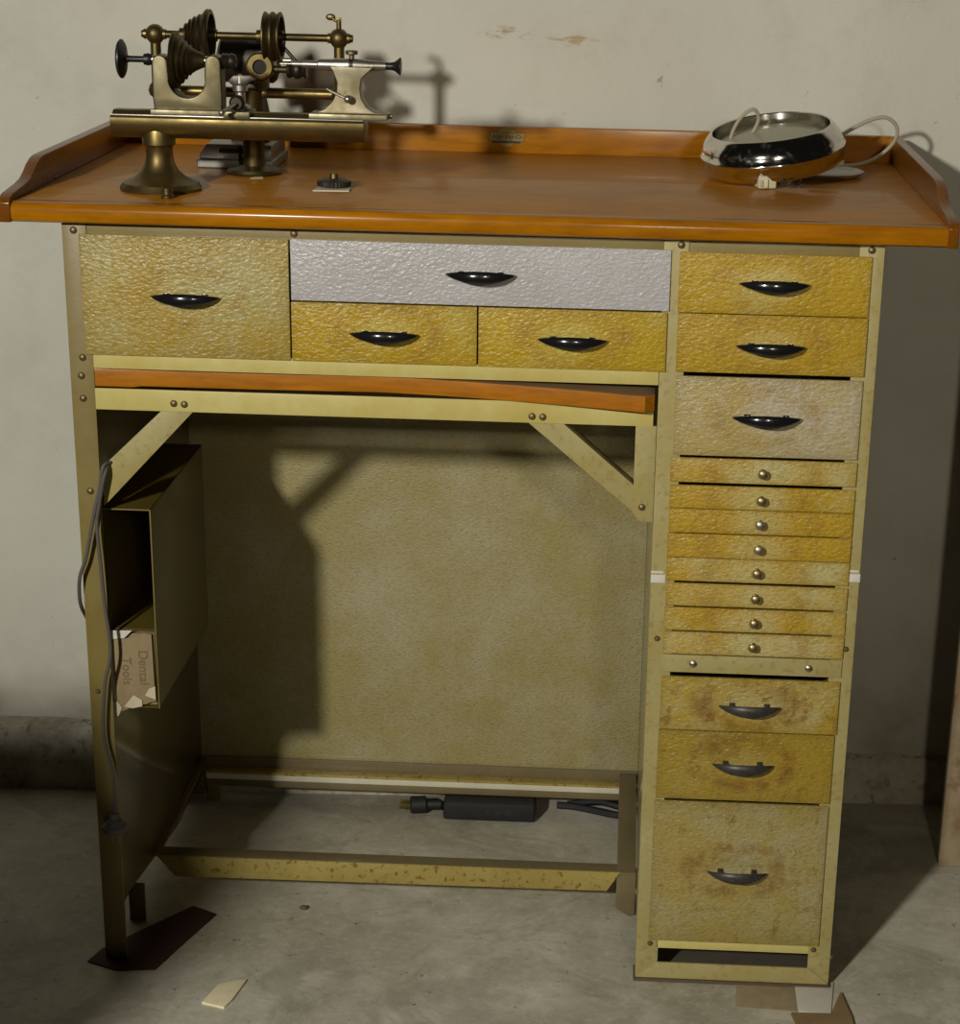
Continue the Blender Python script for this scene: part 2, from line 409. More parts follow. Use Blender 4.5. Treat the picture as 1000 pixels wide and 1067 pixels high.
# lower ring frame between the legs
zf = .062
g = MB(); g.prism([(.012, .160), (.660, .160), (.637, .183), (.034, .183)], 'z', zf, zf + .0028, .0004); g.build('ring_top_flange', M['grimy'], B)
g = MB(); g.prism([(.022, zf + .0025), (.655, zf + .0100), (.636, zf + .0100), (.6220, .036), (.052, .0345), (.030, .0585)][0:0] or [(.030, .0645), (.6385, .0660), (.6215, .0385), (.054, .0350)], 'y', .1565, .1590, .0004)
g.build('foot_rail', M['rail_rust'], B)
for xs in ((.634, .6585), (.0255, .034)):
    g = MB(); g.prism([(xs[0], .158), (xs[1], .158), (xs[1], YB - .01), (xs[0], YB - .01)], 'z', zf + .0005, zf + .0034, .0004)
    g.build('ring_side_flange', M['grimy'], B)
MB().prism([(.634, .0655), (.6590, .0655), (.6590, -.0 + .004), (.6515, .001), (.634, .012)], 'y', .1600, .1628, .0004).build('ring_foot', M['grimy'], B)
MB().box(.0075, .0285, .094, .0975, .001, .055, .0005).build('ring_foot', M['grimy'], B)
MB().box(.034, .6360, .4500, .4530, .0405, .0500, .0012, 3).build('rear_rail', smooth_paint('bare_ivory_edge', (.66, .64, .52), (.50, .45, .28), .3, rough=.3), B)
MB().box(.034, .6360, .4490, .4700, .0495, .0530, .0010).build('rear_lip', M['rail_rust'], B)
MB().box(.034, .6360, .4510, .4535, .0300, .0408, .0008).build('rear_rail_web', M['grimy'], B)
MB().box(.0250, .66, .4690, .4720, .0500, .0680, .0006).build('panel_sill', M['grimy'], B)
MB().box(.034, .052, YB - .018, YB - .014, .0, .050, .0005).build('ring_foot', M['frame_old'], B)

# drawers -----------------------------------------------------
def handle(parent, x, z, y, mat, w=.0385, tilt=0):
    """pointed crescent pull bowed out from the drawer on two short feet"""
    t = bmesh.new(); rings = []; n = 26
    for i in range(n + 1):
        s = -1 + 2 * i / n; k = max(0, 1 - s * s)
        yc = y - .0045 - .0155 * k ** .9                      # stand-off
        hz = .0004 + .0066 * k ** .9; th = .0005 + .0026 * k ** .6
        zc = z - .0008 * k
        ring = []
        for j in range(12):
            a = 2 * math.pi * j / 12
            dy = th * math.cos(a); dz = hz * math.sin(a)
            ring.append(t.verts.new((x + s * w, yc + dy, zc + dz + dy * .35)))
        rings.append(ring)
    for A, C in zip(rings, rings[1:]):
        for k in range(12): t.faces.new((A[k], A[(k + 1) % 12], C[(k + 1) % 12], C[k]))
    t.faces.new(rings[0]); t.faces.new(rings[-1]); bmesh.ops.recalc_face_normals(t, faces=t.faces[:])
    m = MB(); m.add(t)
    for sx in (-1, 1):
        fx = x + sx * w * .56
        m.box(fx - .0026, fx + .0026, y - .0145, y + .001, z - .0015, z + .0012, .0006)
        m.box(fx - .0034, fx + .0034, y - .0012, y + .0006, z - .0030, z + .0028, .0004)
    m.build('handle', mat, parent, angle=50)
def drawer(x0, x1, z0, z1, mat, hx=None, hz=None, hm=None, y=-.003, w=.0385, depth=.30):
    m = MB(); cx = hx if hx is not None else (x0 + x1) / 2; cz = hz if hz is not None else (z0 + z1) / 2
    m.box(x0, x1, y, y + .0045, z0, z1, .0010, 3)
    lo, hi = z0 + .004, z1 - .006
    ix0, ix1 = x0 + .012, x1 - .012
    m.box(ix0, ix1, y + .004, depth, lo, lo + .001, 0); m.box(ix0, ix0 + .001, y + .004, depth, lo, hi, 0); m.box(ix1 - .001, ix1, y + .004, depth, lo, hi, 0); m.box(ix0, ix1, depth - .001, depth, lo, hi, 0)
    o = m.build('drawer', mat, B, origin=(cx, y, cz))
    if hm: handle(o, cx, cz, y, hm, w)
    return o
YEL = (.47, .315, .045); PALE = (.40, .36, .21); GOLD = (.36, .22, .02)
dz = .0015
drawer(.0190, .2500, .7680, .9025, hammered('hammered_olive', (0.420, 0.372, 0.155), (0.396, 0.273, 0.038), .30, 1), .135, .837, M['black'])
drawer(.2520, .6680, .8360, .9030, hammered('hammered_silver', (.47, .46, .47), (.42, .405, .40), .3, 2, handle=False, rough=.3, grime=False), .461, .871, M['black'])
drawer(.2515, .4575, .7680, .8345, hammered('hammered_gold', (0.494, 0.437, 0.110), (0.446, 0.291, 0.010), .50, 3, rust=.12), .355, .802, M['black'])
drawer(.4590, .6665, .7680, .8345, hammered('hammered_ochre', (0.494, 0.437, 0.110), (0.456, 0.301, 0.010), .55, 4, rust=.12), .563, .802, M['black'])
drawer(.6775, .8850, .8353, .9015, hammered('hammered_mustard', (0.509, 0.437, 0.162), (0.455, 0.292, 0.014), .46, 5), .781, .870, M['black'])
drawer(.6780, .8855, .7690, .8345, hammered('hammered_mustard_grimy', (0.489, 0.418, 0.150), (0.436, 0.277, 0.014), .50, 6, rust=.1), .781, .801, M['black'])
drawer(.6790, .8850, .6740, .7645, hammered('hammered_pale_grey', (0.470, 0.428, 0.326), (0.436, 0.339, 0.122), .26, 7), .781, .7205, M['black'])
thin = [(.671, .6425, .45, .1), (.639, .6118, .66, .25), (.6113, .583, .9, .3), (.5818, .5533, .72, .25), (.5528, .5248, .42, .1), (.522, .4945, .45, .12), (.4925, .4643, .45, .22), (.4625, .4350, .40, .25)]
for i, (z1, z0, amt, ru) in enumerate(thin):
    m = hammered('hammered_tool_drawer_%d' % (i + 1), (0.489, 0.437, 0.196), (0.455, 0.292, 0.021), amt - .14, 11 + i * 2, rust=ru, cell=170, hy=0)
    o = drawer(.6770 + .0003 * (i % 3), .8855, z0, z1, m, .7805, (z0 + z1) / 2 - .003)
    kz = (z0 + z1) / 2 - .0005
    k = MB().lathe((.7805, -.003, kz), (0, -1, 0), [(-.001, .0045), (.001, .0040), (.0022, .0022), (.0045, .0024), (.0065, .0046), (.0085, .0055), (.0105, .0048), (.0118, .0026), (.0122, 0)], 22)
    k.build('knob', plain('dull_knob_metal_%d' % (i + 1), (.34, .31, .22) if i in (2, 3) else (.26, .205, .10), .38, .85), o)
st = MB().box(.6762, .8850, -.0025, .001, .4120, .4335, .0008).build('lock_strip', M['frame'], B)
screw(st, .713, .4228, y=-.0025); screw(st, .847, .4222, y=-.0025)
drawer(.6768, .8850, .3395, .4065, hammered('hammered_stained_pale', (0.431, 0.381, 0.180), (0.396, 0.273, 0.032), .36, 31, rust=.8), .781, .3735, M['blackworn'], w=.036)
drawer(.6762, .8830, .2500, .3385, hammered('hammered_tan', (0.352, 0.293, 0.091), (0.337, 0.231, 0.024), .5, 33, rust=.6), .777, .2990, M['blackworn'], w=.036)
drawer(.6748, .8825, .0580, .2468, hammered('hammered_rusted_grey', (0.372, 0.335, 0.192), (0.346, 0.264, 0.065), .34, 35, rust=.75), .778, .1570, M['blackworn'], w=.036)

# warped pull-out tray board ---------------------------------
def tray():
    t = bmesh.new(); n = 60; T = []; Bm = []
    for i in range(n + 1):
        x = .0275 + (.6560 - .0275) * i / n; s = i / n
        k = max(0, (s - .50) / .50)
        f = .000 + .004 * math.sin(math.pi * s) - .020 * k ** 1.3
        e = .656 - x
        if e < .012: f += .012 - math.sqrt(max(0, .012 ** 2 - (.012 - e) ** 2))
        zt = .7512 - .0085 * k ** 1.5 - .001 * math.sin(math.pi * min(1, s * 2))
        th = .0185 if s > .08 else .0200
        bw = .002 * math.sin(math.pi * s)
        T.append([t.verts.new((x, f, zt)), t.verts.new((x, f - .0003, zt - .001)), t.verts.new((x, f, zt - th + .001)), t.verts.new((x, f + .001, zt - th + bw * .3)), t.verts.new((x, .42, .7335 )), t.verts.new((x, .42, .7500)), t.verts.new((x, f + .0012, zt + .0006))])
    for A, C in zip(T, T[1:]):
        for k in range(7):
            fc = t.faces.new((A[k], A[(k + 1) % 7], C[(k + 1) % 7], C[k])); fc.material_index = 1 if k == 5 else 0
    t.faces.new(T[0]); t.faces.new(T[-1]); bmesh.ops.recalc_face_normals(t, faces=t.faces[:])
    m = MB(); m.add(t); m.build('tray_board', [M['tray'], M['greywood']], B)
tray()

# wooden top ---------------------------------------------------
ZS = .938; YBK = .512
tp = MB().box(-.0480, .9610, .0005, YBK, .9165, ZS, .0006)
tp = tp.build('tabletop', M['top'], B, origin=(0.4, .2, ZS))
t = MB(); r = .006
prof = [(.0005, .9165), (.0005, ZS), (-.012, ZS + .0002), (-.0165, ZS - .0012), (-.0195, ZS - .0045), (-.0205, .930), (-.0205, .9225), (-.0190, .9180), (-.0150, .9160)]
t.prism(prof, 'x', -.0545, .9660, .0006)
t.build('front_nosing', M['nosing'], B)
MB().box(-.0490, .9615, YBK, YBK + .014, .9165, .9715, .0015).build('back_board', M['nosing'], B)
def side_board(x0, x1, name):
    p = [(-.022, .916), (YBK + .014, .916), (YBK + .014, .971), (.120, .971), (.105, .9695), (.088, .9640), (.074, .957), (.060, .9520), (.040, .949), (.015, .9470), (-.008, .9450), (-.018, .9420), (-.022, .937)]
    m = MB().prism(p, 'x', x0, x1, .0012, 3); m.build(name, M['sidewood'], B)
side_board(-.0620, -.0490, 'side_board'); side_board(.9612, .9725, 'side_board')
# maker's decal on the back board: plaque outline, script and bar
DY = YBK - .0006
dg = plain('faded_gold_transfer', (.27, .20, .035), .5); dk = plain('dark_transfer_ink', (.030, .018, .008), .5)
dec = MB(); dec.lathe((.4555, DY, .9585), (0, 1, 0), [(0, 0), (0, .0125), (.0005, .0125), (.0005, 0)], 40)
dec.prism([(.4315, .9530), (.4335, .9640), (.4800, .9640), (.4775, .9530)], 'y', DY - .0001, DY + .0006, 0)
dec = dec.build('maker_decal', dg, B)
q = MB(); q.prism([(.4365, .9502), (.4365, .9530), (.4735, .9530), (.4735, .9502)], 'y', DY - .0004, DY + .0004, 0)
for a in ([(.4315, .9530), (.4335, .9640), (.4340, .9640), (.4320, .9530)], [(.4335, .9636), (.4335, .9641), (.4800, .9641), (.4800, .9636)], [(.4795, .9640), (.4800, .9640), (.4775, .9530), (.4770, .9530)], [(.4315, .9529), (.4315, .9534), (.4775, .9534), (.4775, .9529)]):
    q.prism(a, 'y', DY - .0004, DY + .0004, 0)
q.build('decal_border', dk, dec)

def text(body, name, size, loc, rot, mat, parent, ext=.0001, shear=0, bold=0):
    cu = bpy.data.curves.new(name, 'FONT'); cu.body = body; cu.size = size; cu.extrude = ext; cu.align_x = 'CENTER'; cu.align_y = 'CENTER'; cu.shear = shear; cu.offset = bold
    tmp = bpy.data.objects.new('tmp', cu); COL.objects.link(tmp)
    dg_ = bpy.context.evaluated_depsgraph_get(); me = bpy.data.meshes.new_from_object(tmp.evaluated_get(dg_)); bpy.data.objects.remove(tmp)
    me.transform(Matrix.Translation(loc) @ rot.to_4x4())
    bm = bmesh.new(); bm.from_mesh(me); bpy.data.meshes.remove(me); m = MB(); m.b.free(); m.b = bm
    return m.build(name, mat, parent)
RX = Matrix.Rotation(R(90), 3, 'X')
text('High Kay Co', 'decal_script', .0076, (.4560, DY - .0004, .9585), RX, dk, dec, shear=.35, bold=.0001)

# open compartment hung on the left side ----------------------
x0, x1, y0, y1, z0, z1 = .0250, .0800, .012, .300, .3360, .5840
c = MB(); T = .0012
c.box(x1 - T, x1, y0, y1, z0, z1, .0003); c.box(x0, x0 + T, y0, y1, z0, z1, .0003); c.box(x0, x1, y0, y1, z1 - T, z1, .0003)
c.box(x0, x1, y0, y1, z0, z0 + T, .0003); c.box(x0, x1, y1 - T, y1, z0, z1, .0003); c.box(x0, x1, y0 + .004, y1, .4335, .4347, .0003)
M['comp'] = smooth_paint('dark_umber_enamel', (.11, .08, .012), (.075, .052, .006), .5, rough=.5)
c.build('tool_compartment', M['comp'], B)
MB().box(x0, x1, y0 - .0006, y0 + .0006, z1 - .0012, z1 + .0003, .0002).build('compartment_edge', M['frame_old'], B)
MB().box(x1 - .001, x1 + .0004, y0 - .0006, y0 + .0006, z0, z1, .0002).build('compartment_edge', M['frame_old'], B)

# ------------------------------------------------------------------ carton with hand written end
cm = plain('brown_cardboard', (.27, .20, .105), .85, 0, .2, 90); cw = plain('torn_paper', (.55, .48, .33), .9, 0, .15, 100)
CB = thing('cardboard_box', (.05, .15, .338), 'small torn brown cardboard box with faded handwriting, sitting in the open compartment on the left', 'box')
MB().box(.0285, .0770, .016, .20, .3385, .4290, .0008).build('carton_body', cm, CB)
pts = [(.0240, .4200), (.0300, .4225), (.0420, .4240), (.0540, .4275), (.0660, .4320), (.0745, .4305), (.0750, .400), (.0755, .360), (.0765, .345), (.0700, .3440), (.0640, .3410), (.0560, .3400), (.0480, .3375), (.0400, .3330), (.0330, .3300), (.0280, .3240), (.0255, .3225), (.0250, .340), (.0235, .380)]
lf = MB(); lf.prism(pts, 'y', .0105, .0122, .0002); lf = lf.build('end_flap', cm, CB)
for P in ([(.0235, .4340), (.0520, .4350), (.0420, .4250), (.0300, .4235), (.0235, .4210)],): MB().prism(P, 'y', .0098, .0108, 0).build('white_tape', M['tape'], CB)
MB().prism([(.0765, .3650), (.0765, .3480), (.0640, .3530), (.0690, .3620)], 'y', .0088, .0098, 0).build('torn_flap', cw, CB)
MB().prism([(.0380, .3380), (.0500, .3530), (.0600, .3470), (.0600, .3390), (.0480, .3360)], 'y', .0085, .0098, 0).build('torn_flap', cw, CB)
MB().prism([(.0240, .3440), (.0300, .3440), (.0355, .3360), (.0310, .3260), (.0265, .3220), (.0250, .3230)], 'y', .0088, .0098, 0).build('torn_flap', cw, CB)
MB().prism([(.0235, .4150), (.0262, .4150), (.0285, .3450), (.0262, .3450)], 'y', .0088, .0100, 0).build('tape_edge', cw, CB)
ink = plain('faded_ink', (.16, .115, .06), .8)
rot = Matrix.Rotation(R(90), 3, 'X') @ Matrix.Rotation(R(-90), 3, 'Z')
text('Dental', 'handwriting', .0165, (.0630, .0102, .3880), rot, ink, lf, ext=.0002)
text('Tools', 'handwriting', .0155, (.0430, .0102, .3830), rot, ink, lf, ext=.0002)

# ------------------------------------------------------------------ hanging cord with plug
M['cord'] = plain('grey_rubber_cord', (.095, .085, .075), .6); M['plug'] = plain('grey_rubber_plug', (.11, .105, .095), .6)
HC = thing('power_cable', (.024, -.012, .18), 'grey rubber cord looped down the left post, ending in a round grey plug', 'cord')
MB().tube([(.060, .040, .630), (.042, .004, .642), (.034, -.010, .640), (.029, -.011, .615), (.021, -.012, .585), (.009, -.012, .533), (.000, -.011, .508), (-.0035, -.006, .485), (-.005, .004, .465), (-.006, .03, .44)], .0022).build('cord', M['cord'], HC)
MB().tube([(.058, .050, .628), (.040, .006, .640), (.036, -.012, .632), (.0285, -.012, .600), (.0235, -.012, .571), (.025, -.012, .527), (.027, -.012, .479), (.031, -.012, .416), (.022, -.012, .373), (.017, -.012, .309), (.025, -.012, .262), (.0265, -.013, .225), (.0245, -.013, .200)], .0021).build('cord', M['cord'], HC)
MB().lathe((.0242, -.0135, .207), (0, 0, -1), [(0, .0), (0, .0045), (.003, .0058), (.008, .0060), (.009, .0085), (.014, .0110), (.0165, .0150), (.0215, .0158), (.0240, .0135), (.0250, .0110), (.0260, .006), (.026, 0)], 32).build('plug', M['plug'], HC)
MB().box(.0205, .0215, -.0170, -.0110, .1700, .1815, .0002).box(.0270, .0280, -.0170, -.0110, .1700, .1815, .0002).build('plug_prongs', M['rivet'], HC)

# ------------------------------------------------------------------ lathe
def metal(name, a, b, rough=.34, met=.9, sc=26):
    n = N(name); f = n.ramp(n.noise(sc, 5, .65), [(.35, 0), (.68, 1)])
    g_ = n.noise(170, 3, .6)
    c = n.mix(f, a, b); r_ = n.math('ADD', n.math('MULTIPLY', f, .14), n.math('ADD', n.math('MULTIPLY', g_, .12), rough - .06))
    return n.done(c, r_, met, n.bump(g_, .08, .0004))
M['brass'] = metal('tarnished_brass', (.22, .165, .06), (.12, .09, .035), .36)
M['bronze'] = metal('dark_bronze', (.12, .088, .033), (.06, .045, .02), .40)
M['nickel'] = metal('worn_nickel', (.30, .27, .19), (.17, .14, .07), .40)
M['steel'] = metal('grey_steel', (.50, .48, .43), (.36, .34, .29), .28)
M['iron'] = metal('oily_dark_iron', (.06, .05, .04), (.035, .03, .022), .35, .7)
M['bakelite'] = plain('black_bakelite', (.008, .008, .009), .42, 0, coat=0)
M['headmetal'] = metal('smoky_nickel', (.165, .145, .085), (.095, .078, .038), .36)
LB = thing('watchmaker_lathe', (.09, .10, ZS), 'tarnished brass and nickel watchmaker lathe standing on a flared round foot on the desktop', 'lathe')
ly, lz = .10, 1.081
MB().lathe((.0885, ly, ZS), (0, 0, 1), [(0, 0), (0, .0450), (.0030, .0460), (.0060, .0440), (.0085, .0425), (.0105, .0370), (.0150, .0285), (.0210, .0215), (.0290, .0170), (.0380, .0150), (.0470, .0150), (.0495, .0165), (.0510, .0185), (.0640, .0185), (.0700, .0170), (.0720, 0)], 56).build('pedestal_foot', M['brass'], LB)
bd = MB()
bd.prism([(.0815, 1.0213), (.0798, 1.0190), (.0794, 1.0150), (.0800, 1.0105), (.0814, 1.0062), (.0838, 1.0025), (.0872, .9995), (.0915, .9972), (.0960, .9960), (.104, .9960), (.1085, .9972), (.1128, .9995), (.1162, 1.0025), (.1186, 1.0062), (.1200, 1.0105), (.1206, 1.0150), (.1202, 1.0190), (.1185, 1.0213)], 'x', .0390, .3230, .0006, 2)
bd.prism([(.086, 1.0210), (.092, 1.0265), (.108, 1.0265), (.114, 1.0210)], 'x', .0400, .3215, .0006)
bd.build('bed', M['brass'], LB)
MB().box(.0392, .3225, .0815, .1185, 1.0212, 1.0224, .0003).build('bed_way', M['steel'], LB)
# headstock: U shaped casting
def arc(cx, cz, r, a0, a1, n): return [(cx + r * math.cos(R(a0 + (a1 - a0) * i / n)), cz + r * math.sin(R(a0 + (a1 - a0) * i / n))) for i in range(n + 1)]
hs = [(.0880, 1.0275), (.0868, 1.040), (.0868, 1.078)] + arc(.0958, lz - .0030, .0090, 175, 10, 8) + [(.1055, 1.066)] + arc(.1255, 1.0620, .0205, 190, 350, 14) + [(.1455, 1.066)] + arc(.1550, lz - .0020, .0090, 170, 5, 8) + [(.1645, 1.040), (.1640, 1.0275)]
h = MB(); h.prism(hs, 'y', .0870, .1130, .0018, 3); h = h.build('headstock', M['headmetal'], LB, angle=40)
MB().box(.0850, .1650, .0800, .1200, 1.0224, 1.0285, .0010).build('headstock_base', M['nickel'], LB)
MB().lathe((.058, ly, lz), (1, 0, 0), [(-.010, 0), (-.010, .0190), (-.008, .0212), (-.0065, .0212), (-.0045, .0180), (-.0030, .0075), (-.0010, .0042), (.002, .0035), (.0180, .0035), (.0180, .0060), (.0230, .0068), (.0250, .0060), (.0270, .0068), (.0270, .0), ], 48).build('handwheel', M['bakelite'], LB)
MB().cyl((.084, ly, lz), (.165, ly, lz), .0050).build('spindle', M['steel'], LB)
MB().lathe((.163, ly, lz), (1, 0, 0), [(0, 0), (0, .0075), (.002, .0088), (.004, .0075), (.006, .0088), (.008, .0075), (.010, .0085), (.0125, .0085), (.0150, .0072), (.0160, .0065), (.0160, .003), (.012, .002), (.012, 0)], 32).build('spindle_nose', M['iron'], LB)
MB().lathe((.1085, ly, lz), (1, 0, 0), [(0, 0), (0, .0285), (.0015, .0305), (.0030, .0290), (.0045, .0305), (.0060, .0290), (.0065, .0260), (.0090, .0245), (.0100, .0255), (.0110, .0225), (.0130, .0200), (.0145, .0210), (.0155, .0180), (.0175, .0155), (.0190, .0165), (.0210, .0140), (.0260, .0110), (.0330, .0080), (.0355, .0070), (.0355, 0)], 52).build('stepped_pulley', M['bronze'], LB)
# hand rest between the stocks
tr = MB(); tr.box(.1655, .1960, .0780, .1220, 1.0224, 1.0285, .0010); tr.build('rest_shoe', M['nickel'], LB)
tr = MB(); tr.lathe((.1830, .098, 1.028), (0, 0, 1), [(0, 0), (0, .0110), (.003, .0120), (.006, .0100), (.008, .0060), (.020, .0055), (.022, .0085), (.028, .0085), (.030, .0045), (.038, .0042), (.040, 0)], 28)
tr.build('rest_post', M['steel'], LB)
MB().lathe((.1830, .072, 1.0385), (0, 1, 0), [(0, 0), (0, .0060), (.003, .0085), (.009, .0085), (.011, .0050), (.026, .0045), (.026, 0)], 26).build('rest_clamp', M['iron'], LB)
MB().prism([(.1700, 1.0600), (.1760, 1.0660), (.1950, 1.0665), (.2010, 1.0620), (.1950, 1.0600), (.1875, 1.0510), (.1800, 1.0510)], 'y', .094, .100, .0008).build('tee_rest', M['iron'], LB)
MB().tube([(.183, .066, 1.0385), (.176, .062, 1.034), (.170, .058, 1.030)], .0020).ball((.1695, .0575, 1.0297), .0035).build('clamp_lever', M['steel'], LB)
# tailstock
ts = [(.2680, 1.0285), (.2790, 1.0330), (.2880, 1.0420), (.2925, 1.0520), (.2930, 1.0620), (.2885, 1.0740), (.2850, 1.0790), (.3330, 1.0790), (.3290, 1.0750), (.3200, 1.0670), (.3180, 1.0560), (.3195, 1.0450), (.3250, 1.0360), (.3340, 1.0305), (.3480, 1.0285)]
MB().prism(ts, 'y', .0885, .1115, .0014, 3).build('tailstock', M['nickel'], LB, angle=45)
MB().box(.2620, .3490, .0800, .1200, 1.0224, 1.0285, .0010).cyl((.349, .10, 1.0258), (.353, .10, 1.0258), .0028).build('tailstock_base', M['nickel'], LB)
MB().lathe((.2700, ly, lz - .001), (1, 0, 0), [(0, 0), (0, .0055), (.0010, .0062), (.0170, .0066), (.0190, .0072), (.0500, .0072), (.0520, .0066), (.0560, .0066), (.0575, .0060), (.0760, .0048), (.0770, 0)], 32).build('tailstock_barrel', M['steel'], LB)
MB().lathe((.2270, ly, lz - .001), (1, 0, 0), [(0, 0), (.001, .0010), (.014, .0012), (.0150, .0026), (.0260, .0028), (.0265, .0040), (.044, .0042), (.044, 0)], 24).build('tailstock_spindle', M['steel'], LB)
MB().lathe((.3455, ly, lz - .001), (1, 0, 0), [(0, 0), (0, .0042), (.005, .0040), (.010, .0050), (.0140, .0080), (.0160, .0098), (.0172, .0095), (.0175, .006), (.0165, 0)], 36).build('draw_knob', M['bakelite'], LB)
t = MB(); t.cyl((.3080, ly, lz + .004), (.3080, ly, lz + .0115), .0030).lathe((.3080, ly, lz + .0105), (0, 0, 1), [(0, 0), (0, .0060), (.001, .0070), (.0035, .0070), (.0045, .0060), (.0045, 0)], 26); t.build('clamp_screw', M['nickel'], LB)
MB().lathe((.3055, ly, lz - .001), (1, 0, 0), [(0, 0), (0, .0076), (.0045, .0076), (.0045, 0)], 30).box(.3055, .31, .0925, .0935, lz - .012, lz, .0003).build('barrel_band', M['iron'], LB)
t = MB(); t.cyl((.3060, .0885, 1.0455), (.3060, .0790, 1.0455), .0036).tube([(.3060, .0800, 1.0455), (.2950, .0790, 1.0500), (.2840, .0780, 1.0555)], .0015).ball((.3060, .0785, 1.0455), .0044).ball((.2840, .0780, 1.0555), .0019); t.build('lock_lever', M['steel'], LB)

# ------------------------------------------------------------------ countershaft stand behind the lathe
CS = thing('countershaft_stand', (.168, .25, ZS), 'dark bronze countershaft with two large pulleys on a round foot, behind the lathe', 'lathe countershaft')
cy = .25; cz = 1.0975
MB().lathe((.168, cy, ZS), (0, 0, 1), [(0, 0), (0, .0320), (.003, .0330), (.006, .0315), (.008, .0220), (.010, .0130), (.090, .0125), (.095, .0140), (.098, .0140), (.098, 0)], 44).build('column', M['bronze'], CS)
MB().cyl((.0500, cy, 1.0330), (.2740, cy, 1.0330), .0062).build('lower_rod', M['brass'], CS)
for x in (.0545, .2725):
    p = MB().lathe((x, cy, 1.0250), (0, 0, 1), [(0, 0), (0, .0060), (.003, .0095), (.008, .0110), (.014, .0090), (.017, .0062), (.062, .0062), (.064, .0075), (.0655, .0075), (.066, 0)], 30)
    p.build('end_post', M['brass'], CS)
    MB().ball((x, cy, cz), .0115, seg=32).lathe((x, cy, cz), (1, 0, 0), [(-.013, 0), (-.013, .0058), (.013, .0058), (.013, 0)], 24).build('ball_bearing', M['brass'], CS)
MB().cyl((.0385, cy, cz), (.2890, cy, cz), .0044).build('shaft', M['bronze'], CS)
w_ = MB(); w_.cyl((.2725, cy, cz + .010), (.2725, cy, cz + .022), .0030); w_.ball((.2630, cy, cz + .0240), .0052, (1.1, .4, .75)).tube([(.2725, cy, cz + .019), (.2680, cy, cz + .0205), (.2640, cy, cz + .0235)], .0018).box(.2695, .2755, cy - .0025, cy + .0025, cz + .0185, cz + .0235, .0008)
w_.build('wing_screw', M['brass'], CS)
MB().lathe((.0840, cy, cz), (1, 0, 0), [(0, 0), (0, .0075), (.006, .0080), (.0065, .0130), (.0085, .0135), (.0095, .0120), (.0115, .0160), (.0125, .0185), (.0140, .0165), (.0165, .0200), (.0180, .0215), (.0195, .0195), (.0230, .0235), (.0245, .0240), (.0260, .0225), (.0310, .0285), (.0330, .0300), (.0350, .0290), (.0365, .0300), (.0375, .0285), (.0375, .0245), (.0250, .0225), (.0230, .0100), (.0240, .0075), (.0440, .0070), (.0450, .0)], 60).build('cone_pulley', M['bronze'], CS)
MB().lathe((.1835, cy, cz), (1, 0, 0), [(-.008, 0), (-.008, .0075), (0, .0080), (.0005, .0260), (.0015, .0285), (.0030, .0285), (.0065, .0255), (.0100, .0285), (.0120, .0285), (.0155, .0255), (.0190, .0285), (.0205, .0285), (.0215, .0265), (.0210, .0235), (.0120, .0220), (.0110, .0080), (.0230, .0070), (.0240, 0)], 60).build('grooved_pulley', M['bronze'], CS)
MB().lathe((.1800, .2480, 1.0640), (0, -1, 0), [(-.012, 0), (-.012, .0165), (.010, .0165), (.0125, .0145), (.0125, .0085), (.006, .0080), (.006, 0)], 36).build('bracket_boss', M['brass'], CS)
MB().cyl((.1800, .2420, 1.0640), (.1800, .2395, 1.0640), .0082).build('boss_bore', M['dark'], CS)
MB().box(.172, .188, .245, .257, 1.028, 1.060, .002).build('bracket_arm', M['bronze'], CS)
MB().cyl((.2010, .2470, 1.0930), (.2240, .2420, 1.0690), .0022).build('belt_guide', M['iron'], CS)
MB().lathe((.2120, .2420, 1.0610), (1, 0, 0), [(0, 0), (0, .0090), (.003, .0100), (.006, .0075), (.010, .0105), (.014, .0105), (.018, .0075), (.021, .0095), (.023, .0085), (.023, 0)], 30).build('idler', M['iron'], CS)
MB().cyl((.188, .2450, 1.0610), (.212, .2420, 1.0610), .0040).build('idler_arm', M['bronze'], CS)

# ------------------------------------------------------------------ small motor with grey cast base
MO = thing('electric_motor', (.135, .34, ZS), 'small dark electric motor on a grey cast metal base, behind the lathe', 'motor')
mb = MB(); mb.box(.0900, .1850, .285, .395, ZS, ZS + .0110, .003, 3); mb.prism([(.0930, ZS + .010), (.0930, ZS + .016), (.1020, ZS + .0290), (.1820, ZS + .0290), (.1820, ZS + .010)], 'y', .290, .390, .002)
mb.build('base', metal('grey_cast_metal', (.40, .39, .37), (.26, .255, .24), .32, .75), MO)
MB().box(.1180, .1560, .286, .2895, ZS + .0185, ZS + .0235, .001).box(.1420, .1445, .2850, .2895, ZS + .002, ZS + .0270, .0006).build('base_slot', M['dark'], MO)
MB().prism([(.1250, ZS + .028), (.1750, ZS + .028), (.1640, 1.020), (.1560, 1.036), (.1350, 1.036), (.1300, 1.020)], 'y', .325, .365, .003).build('pillar', M['iron'], MO)
MB().lathe((.1130, .345, 1.0630), (1, 0, 0), [(-.004, 0), (-.004, .0120), (0, .0240), (.003, .0275), (.064, .0275), (.068, .0240), (.072, .0120), (.072, 0)], 44).build('motor_housing', M['iron'], MO)
MB().cyl((.185, .345, 1.063), (.200, .345, 1.063), .0035).build('motor_shaft', M['steel'], MO)

